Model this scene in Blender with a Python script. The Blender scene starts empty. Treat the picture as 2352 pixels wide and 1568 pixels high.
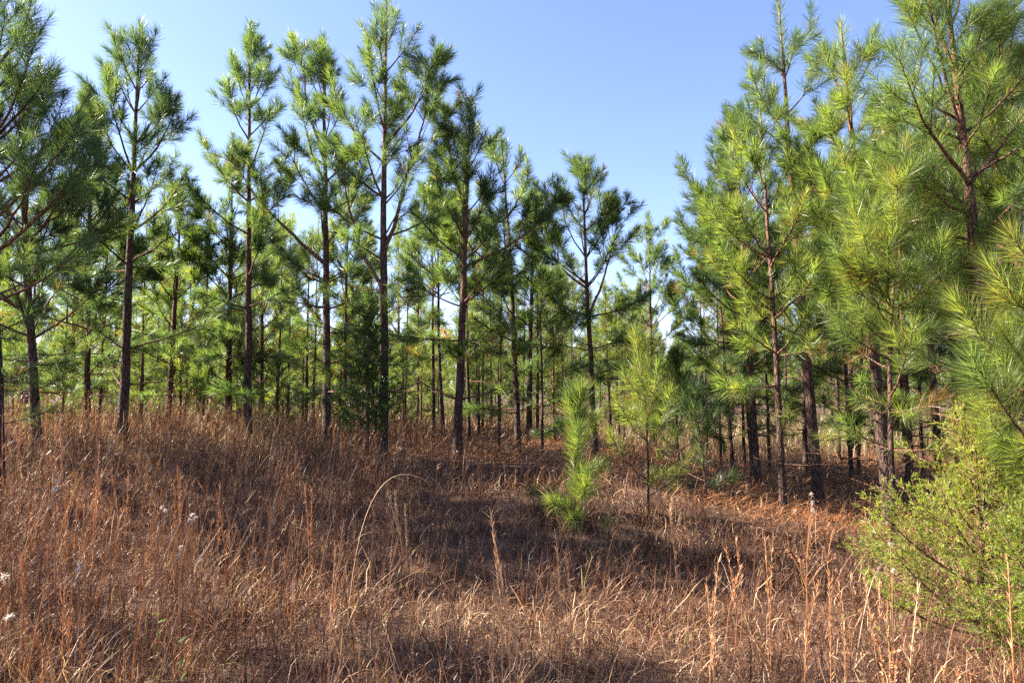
import bpy, math
import numpy as np
from math import radians, pi, sin, cos

S = bpy.context.scene
COL = S.collection

# ------------------------------------------------------------------ camera
CAM_Z = 1.7
PITCH = radians(4.2)
F = 1568.0                      # focal length in the photograph's display pixels (2352 wide), 24 mm on 36 mm
cd = bpy.data.cameras.new("camera")
cd.lens = 24.0
cd.sensor_width = 36.0
cd.clip_start = 0.05
cd.clip_end = 5000
cam = bpy.data.objects.new("camera", cd)
cam.location = (0, 0, CAM_Z)
cam.rotation_euler = (radians(90) + PITCH, 0, 0)
COL.objects.link(cam)
S.camera = cam

# ------------------------------------------------------------------ sky, sun, exposure
SUN_EL, SUN_AZ = radians(36), radians(-82)      # azimuth from +Y (view direction), negative = to the left
W = bpy.data.worlds.new("World")
S.world = W
W.use_nodes = True
nt = W.node_tree
bg = nt.nodes["Background"]
sky = nt.nodes.new("ShaderNodeTexSky")
sky.sky_type = 'NISHITA'
sky.sun_disc = False
sky.sun_elevation = SUN_EL
sky.sun_rotation = SUN_AZ
sky.altitude = 100
sky.air_density = 1.0
sky.dust_density = 0.6
sky.ozone_density = 2.0
tintn = nt.nodes.new("ShaderNodeMix"); tintn.data_type = 'RGBA'; tintn.blend_type = 'MULTIPLY'
tintn.inputs[0].default_value = 1
tintn.inputs[7].default_value = (0.95, 0.89, 1.06, 1)      # the photograph's slightly violet white balance
nt.links.new(sky.outputs[0], tintn.inputs[6])
nt.links.new(tintn.outputs[2], bg.inputs[0])
bg.inputs[1].default_value = 0.064
sl = bpy.data.lights.new("sun", 'SUN')
sl.energy = 5.0
sl.angle = radians(0.53)
sl.color = (1.0, 0.90, 0.76)
so = bpy.data.objects.new("sun", sl)
from mathutils import Vector
sd = Vector((sin(SUN_AZ)*cos(SUN_EL), cos(SUN_AZ)*cos(SUN_EL), sin(SUN_EL)))
so.rotation_euler = sd.to_track_quat('Z', 'Y').to_euler()
so.location = sd*50
COL.objects.link(so)
S.view_settings.view_transform = 'Standard'
S.view_settings.look = 'None'
S.view_settings.exposure = 2.40
S.view_settings.gamma = 1
S.render.film_transparent = False
cy = S.cycles
cy.max_bounces = 8
cy.diffuse_bounces = 5
cy.glossy_bounces = 2
cy.transmission_bounces = 4
cy.use_denoising = False
cy.denoiser = 'OPENIMAGEDENOISE'
cy.caustics_reflective = False
cy.caustics_refractive = False

# ------------------------------------------------------------------ helpers
CP, SP = cos(PITCH), sin(PITCH)
def P(px, py, Y):
    """world point at depth Y seen at display pixel (px, py)"""
    u = (px-1176)/F
    v = (784-py)/F
    dy = CP - v*SP
    dz = SP + v*CP
    k = Y/dy
    return np.array((u*k, Y, CAM_Z + dz*k))

_g = np.random.default_rng(5).random((256, 256))
def vnoise(x, y, s):
    x = np.asarray(x, float)*s + 97.3
    y = np.asarray(y, float)*s + 41.7
    xi = np.floor(x).astype(int); yi = np.floor(y).astype(int)
    fx = x-xi; fy = y-yi
    fx = fx*fx*(3-2*fx); fy = fy*fy*(3-2*fy)
    a = _g[xi % 256, yi % 256]; b = _g[(xi+1) % 256, yi % 256]
    c = _g[xi % 256, (yi+1) % 256]; d = _g[(xi+1) % 256, (yi+1) % 256]
    return (a*(1-fx)+b*fx)*(1-fy) + (c*(1-fx)+d*fx)*fy

def sstep(a, b, x):
    t = np.clip((x-a)/(b-a), 0, 1)
    return t*t*(3-2*t)

def ground_z(x, y):
    x = np.asarray(x, float); y = np.asarray(y, float)
    xc = np.clip(x, -9, 9)
    plate = 0.66-0.55*sstep(0.0, 5.0, xc)
    z = plate*sstep(3.8, 10.8, y)
    z = z + 0.30*sstep(-3.2, -7.0, x)*sstep(3.0, 7.5, y)*(1-sstep(11, 17, y))
    z = z - 0.0035*np.clip(y-16, 0, 80)
    z = z + 0.12*(vnoise(x, y, 0.45)-0.5) + 0.05*(vnoise(x, y, 1.6)-0.5)
    return z
def gz(x, y):
    return float(ground_z(x, y))

def make_mesh(name, V, quads=None, tris=None, attrs=None, smooth=False, mats=None):
    me = bpy.data.meshes.new(name)
    V = np.ascontiguousarray(V, np.float32)
    me.vertices.add(len(V))
    me.vertices.foreach_set("co", V.ravel())
    nq = 0 if quads is None else len(quads)
    ntr = 0 if tris is None else len(tris)
    loops = []
    if nq: loops.append(np.asarray(quads, np.int32).ravel())
    if ntr: loops.append(np.asarray(tris, np.int32).ravel())
    L = np.concatenate(loops)
    me.loops.add(len(L))
    me.loops.foreach_set("vertex_index", L)
    me.polygons.add(nq+ntr)
    st = np.concatenate([np.arange(nq)*4, nq*4+np.arange(ntr)*3]).astype(np.int32)
    me.polygons.foreach_set("loop_start", st)
    if smooth:
        me.polygons.foreach_set("use_smooth", np.ones(nq+ntr, bool))
    for k, a in (attrs or {}).items():
        at = me.attributes.new(k, 'FLOAT', 'POINT')
        at.data.foreach_set("value", np.ascontiguousarray(a, np.float32))
    me.update(calc_edges=True)
    for m in mats or ():
        me.materials.append(m)
    return me

def obj(name, me, parent=None, loc=None):
    o = bpy.data.objects.new(name, me)
    COL.objects.link(o)
    if parent is not None: o.parent = parent
    if loc is not None: o.location = loc
    return o

def tag(o, label=None, cat=None, group=None, kind=None):
    if label: o["label"] = label
    if cat: o["category"] = cat
    if group: o["group"] = group
    if kind: o["kind"] = kind
    return o

class Tubes:
    """collects tapering tubes into one mesh"""
    def __init__(self):
        self.V = []; self.Q = []; self.T = []; self.A = []; self.n = 0
    def add(self, pts, rad, sides=5, tint=0.5, rough=0.0, rng=None):
        pts = np.asarray(pts, float); rad = np.asarray(rad, float)
        n = len(pts)
        t = np.gradient(pts, axis=0)
        t /= np.linalg.norm(t, axis=1, keepdims=True)+1e-9
        m = np.mean(t, axis=0)
        ref = np.array((1., 0, 0)) if abs(m[0]) < 0.6*np.linalg.norm(m) else np.array((0, 1., 0))
        a = np.cross(t, ref); a /= np.linalg.norm(a, axis=1, keepdims=True)+1e-9
        b = np.cross(t, a)
        ph = np.arange(sides)*2*pi/sides
        rr = rad[:, None]*np.ones((1, sides))
        if rough and rng is not None:
            rr = rr*(1+rough*rng.normal(size=(n, sides)))
        ring = pts[:, None, :] + rr[:, :, None]*(a[:, None, :]*np.cos(ph)[None, :, None] + b[:, None, :]*np.sin(ph)[None, :, None])
        i0 = self.n
        self.V.append(ring.reshape(-1, 3))
        k = np.arange(n-1)[:, None]*sides; j = np.arange(sides)[None, :]; j2 = (j+1) % sides
        q = np.stack([i0+k+j, i0+k+j2, i0+k+sides+j2, i0+k+sides+j], -1).reshape(-1, 4)
        self.Q.append(q)
        # tip cap
        tip = i0+n*sides
        self.V.append((pts[-1]+t[-1]*rad[-1])[None, :])
        e = i0+(n-1)*sides
        self.T.append(np.stack([e+np.arange(sides), e+(np.arange(sides)+1) % sides, np.full(sides, tip)], -1))
        tt = np.broadcast_to(np.asarray(tint, float), (n,))
        self.A.append(np.concatenate([np.repeat(tt, sides), tt[-1:]]))
        self.n += n*sides+1
    def mesh(self, name, mat):
        return make_mesh(name, np.concatenate(self.V), np.concatenate(self.Q), np.concatenate(self.T),
                         {"tint": np.concatenate(self.A)}, True, [mat])

def unit(v):
    return v/(np.linalg.norm(v, axis=-1, keepdims=True)+1e-9)

def blades(base, az, length, lean, curl, width, rng, K=4, twist=0.6, flat=None):
    """many grass blades or leaves at once: -> verts, quads, tris, verts per blade"""
    n = len(base)
    nv = 2*K+1
    V = np.empty((n, nv, 3))
    p = base.copy()
    a = az.copy()
    wa = az + pi/2 + rng.normal(0, 0.7, n)
    for k in range(K):
        s = k/K
        w = width*(1-0.75*s**1.5)*0.5
        wd = np.stack([np.cos(wa), np.sin(wa), 0.15*np.ones(n)], -1)
        V[:, 2*k] = p - wd*w[:, None]
        V[:, 2*k+1] = p + wd*w[:, None]
        th = lean + curl*(s+0.5/K)
        d = np.stack([np.sin(th)*np.cos(a), np.sin(th)*np.sin(a), np.cos(th)], -1)
        p = p + d*(length/K)[:, None]
        a = a + rng.normal(0, twist/K, n)
        wa = wa + rng.normal(0, twist/K, n)
    V[:, 2*K] = p
    i0 = (np.arange(n)*nv)[:, None]
    Q = np.concatenate([np.stack([i0+2*k, i0+2*k+1, i0+2*k+3, i0+2*k+2], -1).reshape(-1, 4) for k in range(K-1)])
    T = np.stack([i0+2*K-2, i0+2*K-1, i0+2*K], -1).reshape(-1, 3)
    return V.reshape(-1, 3), Q, T, nv

def brush(seg, rng, wid):
    """needles round shoots. seg rows: p0(3) p1(3) needle_len density tint tipflag"""
    p0 = seg[:, 0:3]; p1 = seg[:, 3:6]
    L = np.linalg.norm(p1-p0, axis=1)
    cnt = np.maximum(2, np.round(seg[:, 7]*L + seg[:, 9]*seg[:, 7]*0.07)).astype(int)
    idx = np.repeat(np.arange(len(seg)), cnt)
    n = len(idx)
    t = rng.random(n)**0.85
    tip = seg[idx, 9]
    ax = unit(p1-p0)[idx]
    pos = p0[idx] + (p1-p0)[idx]*t[:, None]
    a = radians(54) - tip*t**1.5*radians(34) + rng.normal(0, radians(10), n)
    r = unit(np.cross(ax, unit(rng.normal(size=(n, 3)))))
    nl = seg[idx, 6]*rng.uniform(0.72, 1.1, n)*(1-0.15*tip*t)
    d = ax*np.cos(a)[:, None] + r*np.sin(a)[:, None]
    mid = pos + d*(nl*0.5)[:, None]
    d2 = unit(d + ax*0.28 + np.array((0, 0, -0.10)) + rng.normal(0, 0.06, (n, 3)))
    end = mid + d2*(nl*0.5)[:, None]
    wv = unit(np.cross(d, rng.normal(size=(n, 3))))
    w = (wid*rng.uniform(0.8, 1.2, n))[:, None]
    V = np.stack([pos-wv*w*0.4, pos+wv*w*0.4, mid-wv*w*0.5, mid+wv*w*0.5, end], 1).reshape(-1, 3)
    i0 = np.arange(n)*5
    Q = np.stack([i0, i0+1, i0+3, i0+2], -1)
    T = np.stack([i0+2, i0+3, i0+4], -1)
    A = np.repeat(np.clip(seg[idx, 8]+rng.normal(0, 0.05, n), 0, 1), 5)
    return V, Q, T, A

# ------------------------------------------------------------------ materials
def nodes(m):
    m.use_nodes = True
    n = m.node_tree
    n.nodes.clear()
    return n, n.nodes.new("ShaderNodeOutputMaterial")
def ramp(n, stops):
    r = n.nodes.new("ShaderNodeValToRGB")
    e = r.color_ramp.elements
    while len(e) > 1: e.remove(e[-1])
    for i, (p, c) in enumerate(stops):
        x = e[0] if i == 0 else e.new(p)
        x.position = p
        x.color = (*c, 1)
    return r

def leaf_mat(name, stops, rough=0.4, spec=0.5, trans=0.35, tmul=(1.5, 1.6, 0.8), vary=0.15, hue=0.0):
    m = bpy.data.materials.new(name)
    n, out = nodes(m)
    at = n.nodes.new("ShaderNodeAttribute"); at.attribute_name = "tint"
    rp = ramp(n, stops)
    n.links.new(at.outputs["Fac"], rp.inputs[0])
    oi = n.nodes.new("ShaderNodeObjectInfo")
    mr = n.nodes.new("ShaderNodeMapRange")
    mr.inputs[3].default_value = 1-vary; mr.inputs[4].default_value = 1+vary
    n.links.new(oi.outputs["Random"], mr.inputs[0])
    hs = n.nodes.new("ShaderNodeHueSaturation")
    n.links.new(rp.outputs[0], hs.inputs["Color"])
    n.links.new(mr.outputs[0], hs.inputs["Value"])
    pb = n.nodes.new("ShaderNodeBsdfPrincipled")
    n.links.new(hs.outputs[0], pb.inputs["Base Color"])
    pb.inputs["Roughness"].default_value = rough
    pb.inputs["Specular IOR Level"].default_value = spec
    if trans > 0:
        mx = n.nodes.new("ShaderNodeMixShader"); mx.inputs[0].default_value = trans
        tr = n.nodes.new("ShaderNodeBsdfTranslucent")
        mm = n.nodes.new("ShaderNodeMix"); mm.data_type = 'RGBA'; mm.blend_type = 'MULTIPLY'
        mm.inputs[0].default_value = 1
        mm.inputs[7].default_value = (*tmul, 1)
        n.links.new(hs.outputs[0], mm.inputs[6])
        n.links.new(mm.outputs[2], tr.inputs[0])
        n.links.new(pb.outputs[0], mx.inputs[1]); n.links.new(tr.outputs[0], mx.inputs[2])
        n.links.new(mx.outputs[0], out.inputs[0])
    else:
        n.links.new(pb.outputs[0], out.inputs[0])
    return m

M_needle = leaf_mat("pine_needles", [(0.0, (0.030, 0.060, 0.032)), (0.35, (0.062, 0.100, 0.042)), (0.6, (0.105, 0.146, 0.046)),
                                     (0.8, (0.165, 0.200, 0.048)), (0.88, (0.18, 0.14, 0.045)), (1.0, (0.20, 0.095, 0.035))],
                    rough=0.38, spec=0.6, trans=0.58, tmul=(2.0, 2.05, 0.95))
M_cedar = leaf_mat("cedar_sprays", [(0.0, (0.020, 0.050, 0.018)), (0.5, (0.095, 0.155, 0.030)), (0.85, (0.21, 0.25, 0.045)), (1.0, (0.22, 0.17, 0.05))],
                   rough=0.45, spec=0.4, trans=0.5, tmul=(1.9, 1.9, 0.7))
M_grass = leaf_mat("dead_grass", [(0.0, (0.045, 0.021, 0.014)), (0.3, (0.115, 0.050, 0.028)), (0.55, (0.23, 0.115, 0.062)),
                                  (0.8, (0.41, 0.245, 0.130)), (0.95, (0.60, 0.43, 0.25)), (1.0, (0.22, 0.24, 0.05))],
                   rough=0.5, spec=0.3, trans=0.25, tmul=(1.3, 1.1, 0.8), vary=0.0)
M_straw = leaf_mat("pine_straw", [(0.0, (0.09, 0.035, 0.015)), (0.6, (0.25, 0.098, 0.034)), (1.0, (0.42, 0.19, 0.075))], rough=0.5, trans=0.1, vary=0)
M_stalk = leaf_mat("dry_stalk", [(0.0, (0.20, 0.065, 0.032)), (0.5, (0.42, 0.19, 0.075)), (1.0, (0.56, 0.40, 0.24))], rough=0.4, trans=0.15, tmul=(1.2, 1.0, 0.8), vary=0.1)
M_fluff = leaf_mat("seed_fluff", [(0.0, (0.42, 0.32, 0.24)), (1.0, (0.66, 0.60, 0.52))], rough=0.7, spec=0.2, trans=0.4, tmul=(1, 1, 1), vary=0.05)
M_brownleaf = leaf_mat("dead_leaves", [(0.0, (0.05, 0.028, 0.02)), (1.0, (0.20, 0.12, 0.08))], rough=0.6, trans=0.2, tmul=(1.2, 1, .8), vary=0)
M_greenleaf = leaf_mat("green_leaves", [(0.0, (0.05, 0.10, 0.02)), (1.0, (0.20, 0.30, 0.03))], rough=0.4, trans=0.4, tmul=(1.6, 1.7, .6), vary=0)
M_under = leaf_mat("undergrowth", [(0.0, (0.09, 0.06, 0.035)), (0.5, (0.22, 0.16, 0.085)), (0.8, (0.36, 0.27, 0.15)), (1.0, (0.13, 0.17, 0.04))], rough=0.5, trans=0.3, tmul=(1.3, 1.2, .8), vary=0)

def bark_mat():
    m = bpy.data.materials.new("pine_bark")
    n, out = nodes(m)
    tc = n.nodes.new("ShaderNodeTexCoord")
    mp = n.nodes.new("ShaderNodeMapping"); mp.inputs["Scale"].default_value = (1, 1, 0.32)
    n.links.new(tc.outputs["Object"], mp.inputs[0])
    vo = n.nodes.new("ShaderNodeTexVoronoi"); vo.feature = 'DISTANCE_TO_EDGE'; vo.inputs["Scale"].default_value = 26
    no = n.nodes.new("ShaderNodeTexNoise"); no.inputs["Scale"].default_value = 40; no.inputs["Detail"].default_value = 6
    n.links.new(mp.outputs[0], vo.inputs["Vector"]); n.links.new(mp.outputs[0], no.inputs["Vector"])
    at = n.nodes.new("ShaderNodeAttribute"); at.attribute_name = "tint"
    plate = ramp(n, [(0.0, (0.078, 0.050, 0.041)), (0.35, (0.115, 0.066, 0.046)), (0.7, (0.21, 0.110, 0.068)), (1.0, (0.33, 0.20, 0.12))])
    n.links.new(at.outputs["Fac"], plate.inputs[0])
    cr = ramp(n, [(0.0, (0.22, 0.2, 0.2)), (0.13, (1, 1, 1))])
    n.links.new(vo.outputs["Distance"], cr.inputs[0])
    mx = n.nodes.new("ShaderNodeMix"); mx.data_type = 'RGBA'; mx.blend_type = 'MULTIPLY'; mx.inputs[0].default_value = 1
    n.links.new(plate.outputs[0], mx.inputs[6]); n.links.new(cr.outputs[0], mx.inputs[7])
    nr = ramp(n, [(0.3, (0.55, 0.55, 0.55)), (0.7, (1.4, 1.35, 1.3))])
    n.links.new(no.outputs["Fac"], nr.inputs[0])
    mx2 = n.nodes.new("ShaderNodeMix"); mx2.data_type = 'RGBA'; mx2.blend_type = 'MULTIPLY'; mx2.inputs[0].default_value = 1
    n.links.new(mx.outputs[2], mx2.inputs[6]); n.links.new(nr.outputs[0], mx2.inputs[7])
    pb = n.nodes.new("ShaderNodeBsdfPrincipled"); pb.inputs["Roughness"].default_value = 0.85
    pb.inputs["Specular IOR Level"].default_value = 0.25
    n.links.new(mx2.outputs[2], pb.inputs["Base Color"])
    bu = n.nodes.new("ShaderNodeBump"); bu.inputs["Strength"].default_value = 0.8; bu.inputs["Distance"].default_value = 0.02
    ad = n.nodes.new("ShaderNodeMath"); ad.operation = 'ADD'
    n.links.new(cr.outputs[0], ad.inputs[0]); n.links.new(no.outputs["Fac"], ad.inputs[1])
    n.links.new(ad.outputs[0], bu.inputs["Height"]); n.links.new(bu.outputs[0], pb.inputs["Normal"])
    n.links.new(pb.outputs[0], out.inputs[0])
    return m
M_bark = bark_mat()

def ground_mat():
    m = bpy.data.materials.new("forest_soil")
    n, out = nodes(m)
    tc = n.nodes.new("ShaderNodeTexCoord")
    a = n.nodes.new("ShaderNodeTexNoise"); a.inputs["Scale"].default_value = 3; a.inputs["Detail"].default_value = 8
    b = n.nodes.new("ShaderNodeTexNoise"); b.inputs["Scale"].default_value = 90; b.inputs["Detail"].default_value = 4
    n.links.new(tc.outputs["Object"], a.inputs["Vector"]); n.links.new(tc.outputs["Object"], b.inputs["Vector"])
    ad = n.nodes.new("ShaderNodeMath"); ad.operation = 'MULTIPLY_ADD'; ad.inputs[1].default_value = 0.5
    n.links.new(b.outputs["Fac"], ad.inputs[0]); n.links.new(a.outputs["Fac"], ad.inputs[2])
    r = ramp(n, [(0.45, (0.035, 0.018, 0.012)), (0.75, (0.10, 0.048, 0.026)), (1.0, (0.22, 0.11, 0.055))])
    n.links.new(ad.outputs[0], r.inputs[0])
    pb = n.nodes.new("ShaderNodeBsdfPrincipled"); pb.inputs["Roughness"].default_value = 0.95
    n.links.new(r.outputs[0], pb.inputs["Base Color"])
    bu = n.nodes.new("ShaderNodeBump"); bu.inputs["Distance"].default_value = 0.03
    n.links.new(b.outputs["Fac"], bu.inputs["Height"]); n.links.new(bu.outputs[0], pb.inputs["Normal"])
    n.links.new(pb.outputs[0], out.inputs[0])
    return m
M_ground = ground_mat()

# ------------------------------------------------------------------ ground
def build_ground():
    c = np.concatenate([-np.geomspace(1500, 20, 14)[:-1], np.linspace(-20, 20, 121), np.geomspace(20, 1500, 14)[1:]])
    r = np.concatenate([np.array([-1500, -300, -60, -20, -8]), np.linspace(-4, 30, 120), np.geomspace(31, 1500, 18)])
    X, Y = np.meshgrid(c, r, indexing='ij')
    Z = ground_z(X, np.clip(Y, -50, 96))
    V = np.stack([X, Y, Z], -1).reshape(-1, 3)
    i = np.arange(len(c)-1)[:, None]*len(r) + np.arange(len(r)-1)[None, :]
    Q = np.stack([i, i+len(r), i+len(r)+1, i+1], -1).reshape(-1, 4)
    o = obj("ground", make_mesh("ground", V, Q, None, None, True, [M_ground]))
    tag(o, kind="structure")
build_ground()

# ------------------------------------------------------------------ pines
def rot_about(v, k, a):
    return v*cos(a) + np.cross(k, v)*sin(a) + k*np.dot(k, v)*(1-cos(a))

class Pine:
    """one young pine: trunk tube, limbs (each a Tubes of its own), shoot segments for the needles"""
    def __init__(self, seed, H, dbh, top=(0, 0), R=1.1, hc=0.38, dead=0.12, whorl=0.56, nl=0.21, dens=430, brown=0.010,
                 bow=(0, 0), forks=(), sap=False, tint=0.35, bare=0.0, per=(3, 4), leader=1.05, asym=None, low=1.0):
        g = self.g = np.random.default_rng(seed)
        self.H, self.nl, self.dens, self.brown, self.tint, self.sap = H, nl, dens, brown, tint, sap
        self.seg = []
        self.limbs = []
        n = 44
        s = np.linspace(0, 1, n)
        wob = np.cumsum(g.normal(0, 0.0042*H/8, (n, 2)), axis=0); wob -= s[:, None]*wob[-1]
        self.path = np.stack([top[0]*s + bow[0]*np.sin(pi*s) + wob[:, 0], top[1]*s + bow[1]*np.sin(pi*s) + wob[:, 1], H*s], -1)
        self.path[0, 2] -= 0.12
        r0 = dbh*0.37
        hb = s*H
        self.rad = r0*np.clip(1-0.96*s, 0, 1)**0.85*1.12 + 0.0045 + r0*0.35*np.exp(-hb/0.12)
        t = self.trunk = Tubes()
        t.add(self.path, self.rad, 12 if dbh > 0.07 else 7, tint=np.clip(s*1.05-0.1+g.normal(0, 0.03, n), 0, 1), rough=0.035, rng=g)
        self.r0 = r0
        # leader
        k0 = np.searchsorted(hb, H-leader)
        for a in range(max(1, k0), n-1):
            self.shoot(self.path[a], self.path[a+1], tip=(a == n-2), u=1.0, dens=1.15)
        # whorls
        h = dead*H + g.uniform(0, 0.2)
        az0 = g.uniform(0, 2*pi)
        while h < H-(0.10 if sap else 0.52):
            rel = h/H
            live = (h-hc*H)/(H-hc*H)
            k = int(g.integers(per[0], per[1]+1))
            az0 += 2.4
            for q in range(k):
                az = az0 + q*2*pi/k + g.normal(0, 0.3)
                if live < 0:                                   # dead or thinning lower limbs
                    if g.random() < 0.15: continue
                    L = R*g.uniform(0.4, 1.0)*low
                    el = radians(g.uniform(-8, 22))
                    self.limb(h+g.normal(0, 0.03), az, el, L, up=radians(8), needles=(0.45 if g.random() > bare and live > -0.45 else 0), dead=True)
                else:
                    prof = (1-live)**0.72*(0.70+0.5*min(1, live*4)) if not sap else (1-live)**0.6
                    L = (R*prof*g.uniform(0.62, 1.15) + (0.14 if sap else 0.32*(1-0.55*live**3)))
                    if asym is not None:
                        L *= 1+asym[1]*cos(az-asym[0])
                    el = radians((20 if not sap else 44) + 50*live**0.8*(.5 if sap else 1) + g.normal(0, 8))
                    self.limb(h+g.normal(0, 0.04), az, el, L, up=radians(g.uniform(20, 45)), needles=1.0 if g.random() > bare*0.6 else 0.5)
            h += whorl*g.uniform(0.65, 1.3)*(0.8 if live > 0.6 else 1)
        for (fh, az, el, L, up, fr) in forks:                   # big rising side limbs that carry their own whorls
            self.fork(fh, radians(az), radians(el), L, radians(up), fr)
    def at(self, h):
        f = np.clip(h/self.H, 0, 1)*(len(self.path)-1)
        i = min(int(f), len(self.path)-2)
        return self.path[i]*(1-(f-i)) + self.path[i+1]*(f-i), self.rad[i]
    def shoot(self, a, b, tip, u=1.0, dens=1.0, brown=None):
        g = self.g
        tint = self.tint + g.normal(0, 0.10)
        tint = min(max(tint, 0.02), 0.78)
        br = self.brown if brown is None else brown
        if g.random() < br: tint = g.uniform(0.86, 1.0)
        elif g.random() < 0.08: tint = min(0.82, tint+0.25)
        self.seg.append(np.concatenate([a, b, [self.nl*u*g.uniform(0.85, 1.12), self.dens*dens, tint, 1.0 if tip else 0.0]]))
    def curve(self, p, az, el, L, up, n=7, jit=0.06):
        g = self.g
        pts = [np.array(p)]
        for i in range(n-1):
            e = el + up*(i/(n-1))**1.3
            a = az + g.normal(0, jit)
            pts.append(pts[-1] + np.array((cos(e)*cos(a), cos(e)*sin(a), sin(e)))*L/(n-1) + g.normal(0, 0.006*L, 3))
        return np.array(pts)
    def limb(self, h, az, el, L, up, needles=1.0, dead=False, live=0.5):
        g = self.g
        p, r = self.at(h)
        tb = Tubes()
        n = 8
        pts = self.curve(p, az, el, L, up, n)
        rb = min(r*0.55, 0.004+0.0125*L)
        tb.add(pts, np.linspace(rb, 0.0028, n), 5, tint=g.uniform(0.35, 0.8))
        side = 1 if g.random() < .5 else -1
        if L > 0.5:
            k = int(np.clip(round(L*g.uniform(1.8, 3.0)), 1, 6)) + (2 if dead else 0)
            for s in np.sort(g.uniform(0.28, 0.86, k)):
                f = s*(n-1); i = int(f)
                q = pts[i]*(1-(f-i))+pts[i+1]*(f-i)
                ax = unit(pts[i+1]-pts[i])
                nrm = unit(np.cross(ax, np.array((0, 0, 1.))))
                kk = rot_about(nrm*side, ax, g.normal(0.35*side, 0.5))
                d = unit(ax*g.uniform(0.75, 1.15) + kk*0.7 + np.array((0, 0, 0.18)))
                l2 = ((1-s)*L*0.55+0.22)*g.uniform(0.7, 1.2)
                side = -side
                if dead and g.random() < 0.3: continue
                lift = radians(g.uniform(8, 26))
                e2 = q + d*l2*0.5
                dv = unit(d + np.array((0, 0, sin(lift))))
                e3 = e2 + dv*l2*0.5
                tb.add(np.array([q, e2, e3]), np.array([0.0046, 0.0036, 0.002])*(0.8+0.4*min(L, 1.5)), 3, tint=g.uniform(0.4, 0.9))
                if needles and g.random() < needles:
                    br = self.brown*(12 if dead else 1)
                    self.shoot(q+(e2-q)*(0.25 if l2 < .45 else .65), e2, False, brown=br)
                    self.shoot(e2, e3, True, brown=br)
                    if l2 > 0.5:
                        for z in range(2):
                            k3 = unit(np.cross(d, g.normal(size=3)))
                            d3 = unit(d*0.95 + k3*0.65 + np.array((0, 0, 0.2)))
                            q3 = q + (e2-q)*g.uniform(0.5, 1.0)
                            l3 = g.uniform(0.18, 0.32)
                            tb.add(np.array([q3, q3+d3*l3]), np.array([0.003, 0.002]), 3, tint=0.6)
                            self.shoot(q3+d3*l3*0.1, q3+d3*l3, True, brown=br)
                elif dead:
                    for z in range(2):
                        k3 = unit(np.cross(d, g.normal(size=3)))
                        d3 = unit(d + k3*0.8)
                        q3 = q + d*l2*g.uniform(0.3, 0.7)
                        tb.add(np.array([q3, q3+d3*g.uniform(.08, .25)]), np.array([0.0026, 0.0014]), 3, tint=0.7)
        if needles and g.random() < needles+0.3:
            # the terminal shoot follows the limb's last stretch
            keep = min(0.85, max(0.34, 0.55*L))
            fl = 1-keep/L if L > keep else 0.10
            i0 = max(0, min(int(fl*(n-1)), n-2))
            for i in range(i0, n-1):
                self.shoot(pts[i], pts[i+1], i == n-2, dens=1.1)
        self.limbs.append(tb)
    def fork(self, fh, az, el, L, up, fr):
        g = self.g
        p, r = self.at(fh)
        n = 14
        pts = self.curve(p, az, el, L, up, n, 0.04)
        tb = Tubes()
        rb = fr
        tb.add(pts, np.linspace(rb, 0.005, n), 7, tint=0.75, rough=0.03, rng=g)
        self.limbs.append(tb)
        a2 = g.uniform(0, 6.28)
        for i in range(n-1):
            if i >= n-4: self.shoot(pts[i], pts[i+1], i == n-2, dens=1.15)
            s = i/(n-1)
            if s > 0.42:
                ax = unit(pts[i+1]-pts[i])
                for q in range(1 if s < .8 else 2):
                    a2 += 2.2
                    k = rot_about(unit(np.cross(ax, np.array((0.3, 0.2, 0.1)))), ax, a2)
                    d = unit(ax*g.uniform(0.6, 1.0)+k*0.8+np.array((0, 0, .3)))
                    l2 = (L*0.42*(1-s)**0.8+0.22)*g.uniform(.7, 1.15)
                    qpts = np.array([pts[i], pts[i]+d*l2*.5, pts[i]+d*l2+np.array((0, 0, .12*l2))])
                    t2 = Tubes(); t2.add(qpts, np.array([.007, .005, .003]), 4, tint=.6)
                    self.shoot(qpts[1], qpts[2], True)
                    for z in range(int(g.integers(1, 4))):
                        d3 = unit(d+unit(np.cross(d, g.normal(size=3)))*0.8+np.array((0, 0, .2)))
                        q3 = qpts[0]+(qpts[2]-qpts[0])*g.uniform(.35, .75); l3 = g.uniform(.2, .36)
                        t2.add(np.array([q3, q3+d3*l3]), np.array([.0035, .002]), 3, tint=.6)
                        self.shoot(q3+d3*l3*.15, q3+d3*l3, True)
                    self.limbs.append(t2)
    def reach(self, e, br=0.0, tint=None, span=.50, subs=(2, 5)):
        """a limb that ends in a big tuft at local point e"""
        g = self.g
        hd = np.hypot(e[0]-np.interp(e[2], self.path[:, 2], self.path[:, 0]), e[1]-np.interp(e[2], self.path[:, 2], self.path[:, 1]))
        h = float(np.clip(e[2]-hd*g.uniform(.45, .8)-.15, 0.12*self.H, 0.93*self.H))
        p, r = self.at(h)
        n = 8
        t = np.linspace(0, 1, n)[:, None]
        pts = p*(1-t)+e*t + np.array((0, 0, -0.13*hd))*np.sin(pi*t) + g.normal(0, .012, (n, 3))*np.sin(pi*t)
        L = np.linalg.norm(e-p)
        tb = Tubes(); tb.add(pts, np.linspace(min(r*.6, .005+.011*L), .0035, n), 5, tint=g.uniform(.5, .8))
        old = self.tint
        if tint is not None: self.tint = tint
        i0 = max(0, min(n-2, int((1-min(0.9, span/L))*(n-1))))
        for i in range(i0, n-1): self.shoot(pts[i], pts[i+1], i == n-2, dens=1.25, brown=br, u=1.05)
        ax = unit(pts[-1]-pts[-3])
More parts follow.
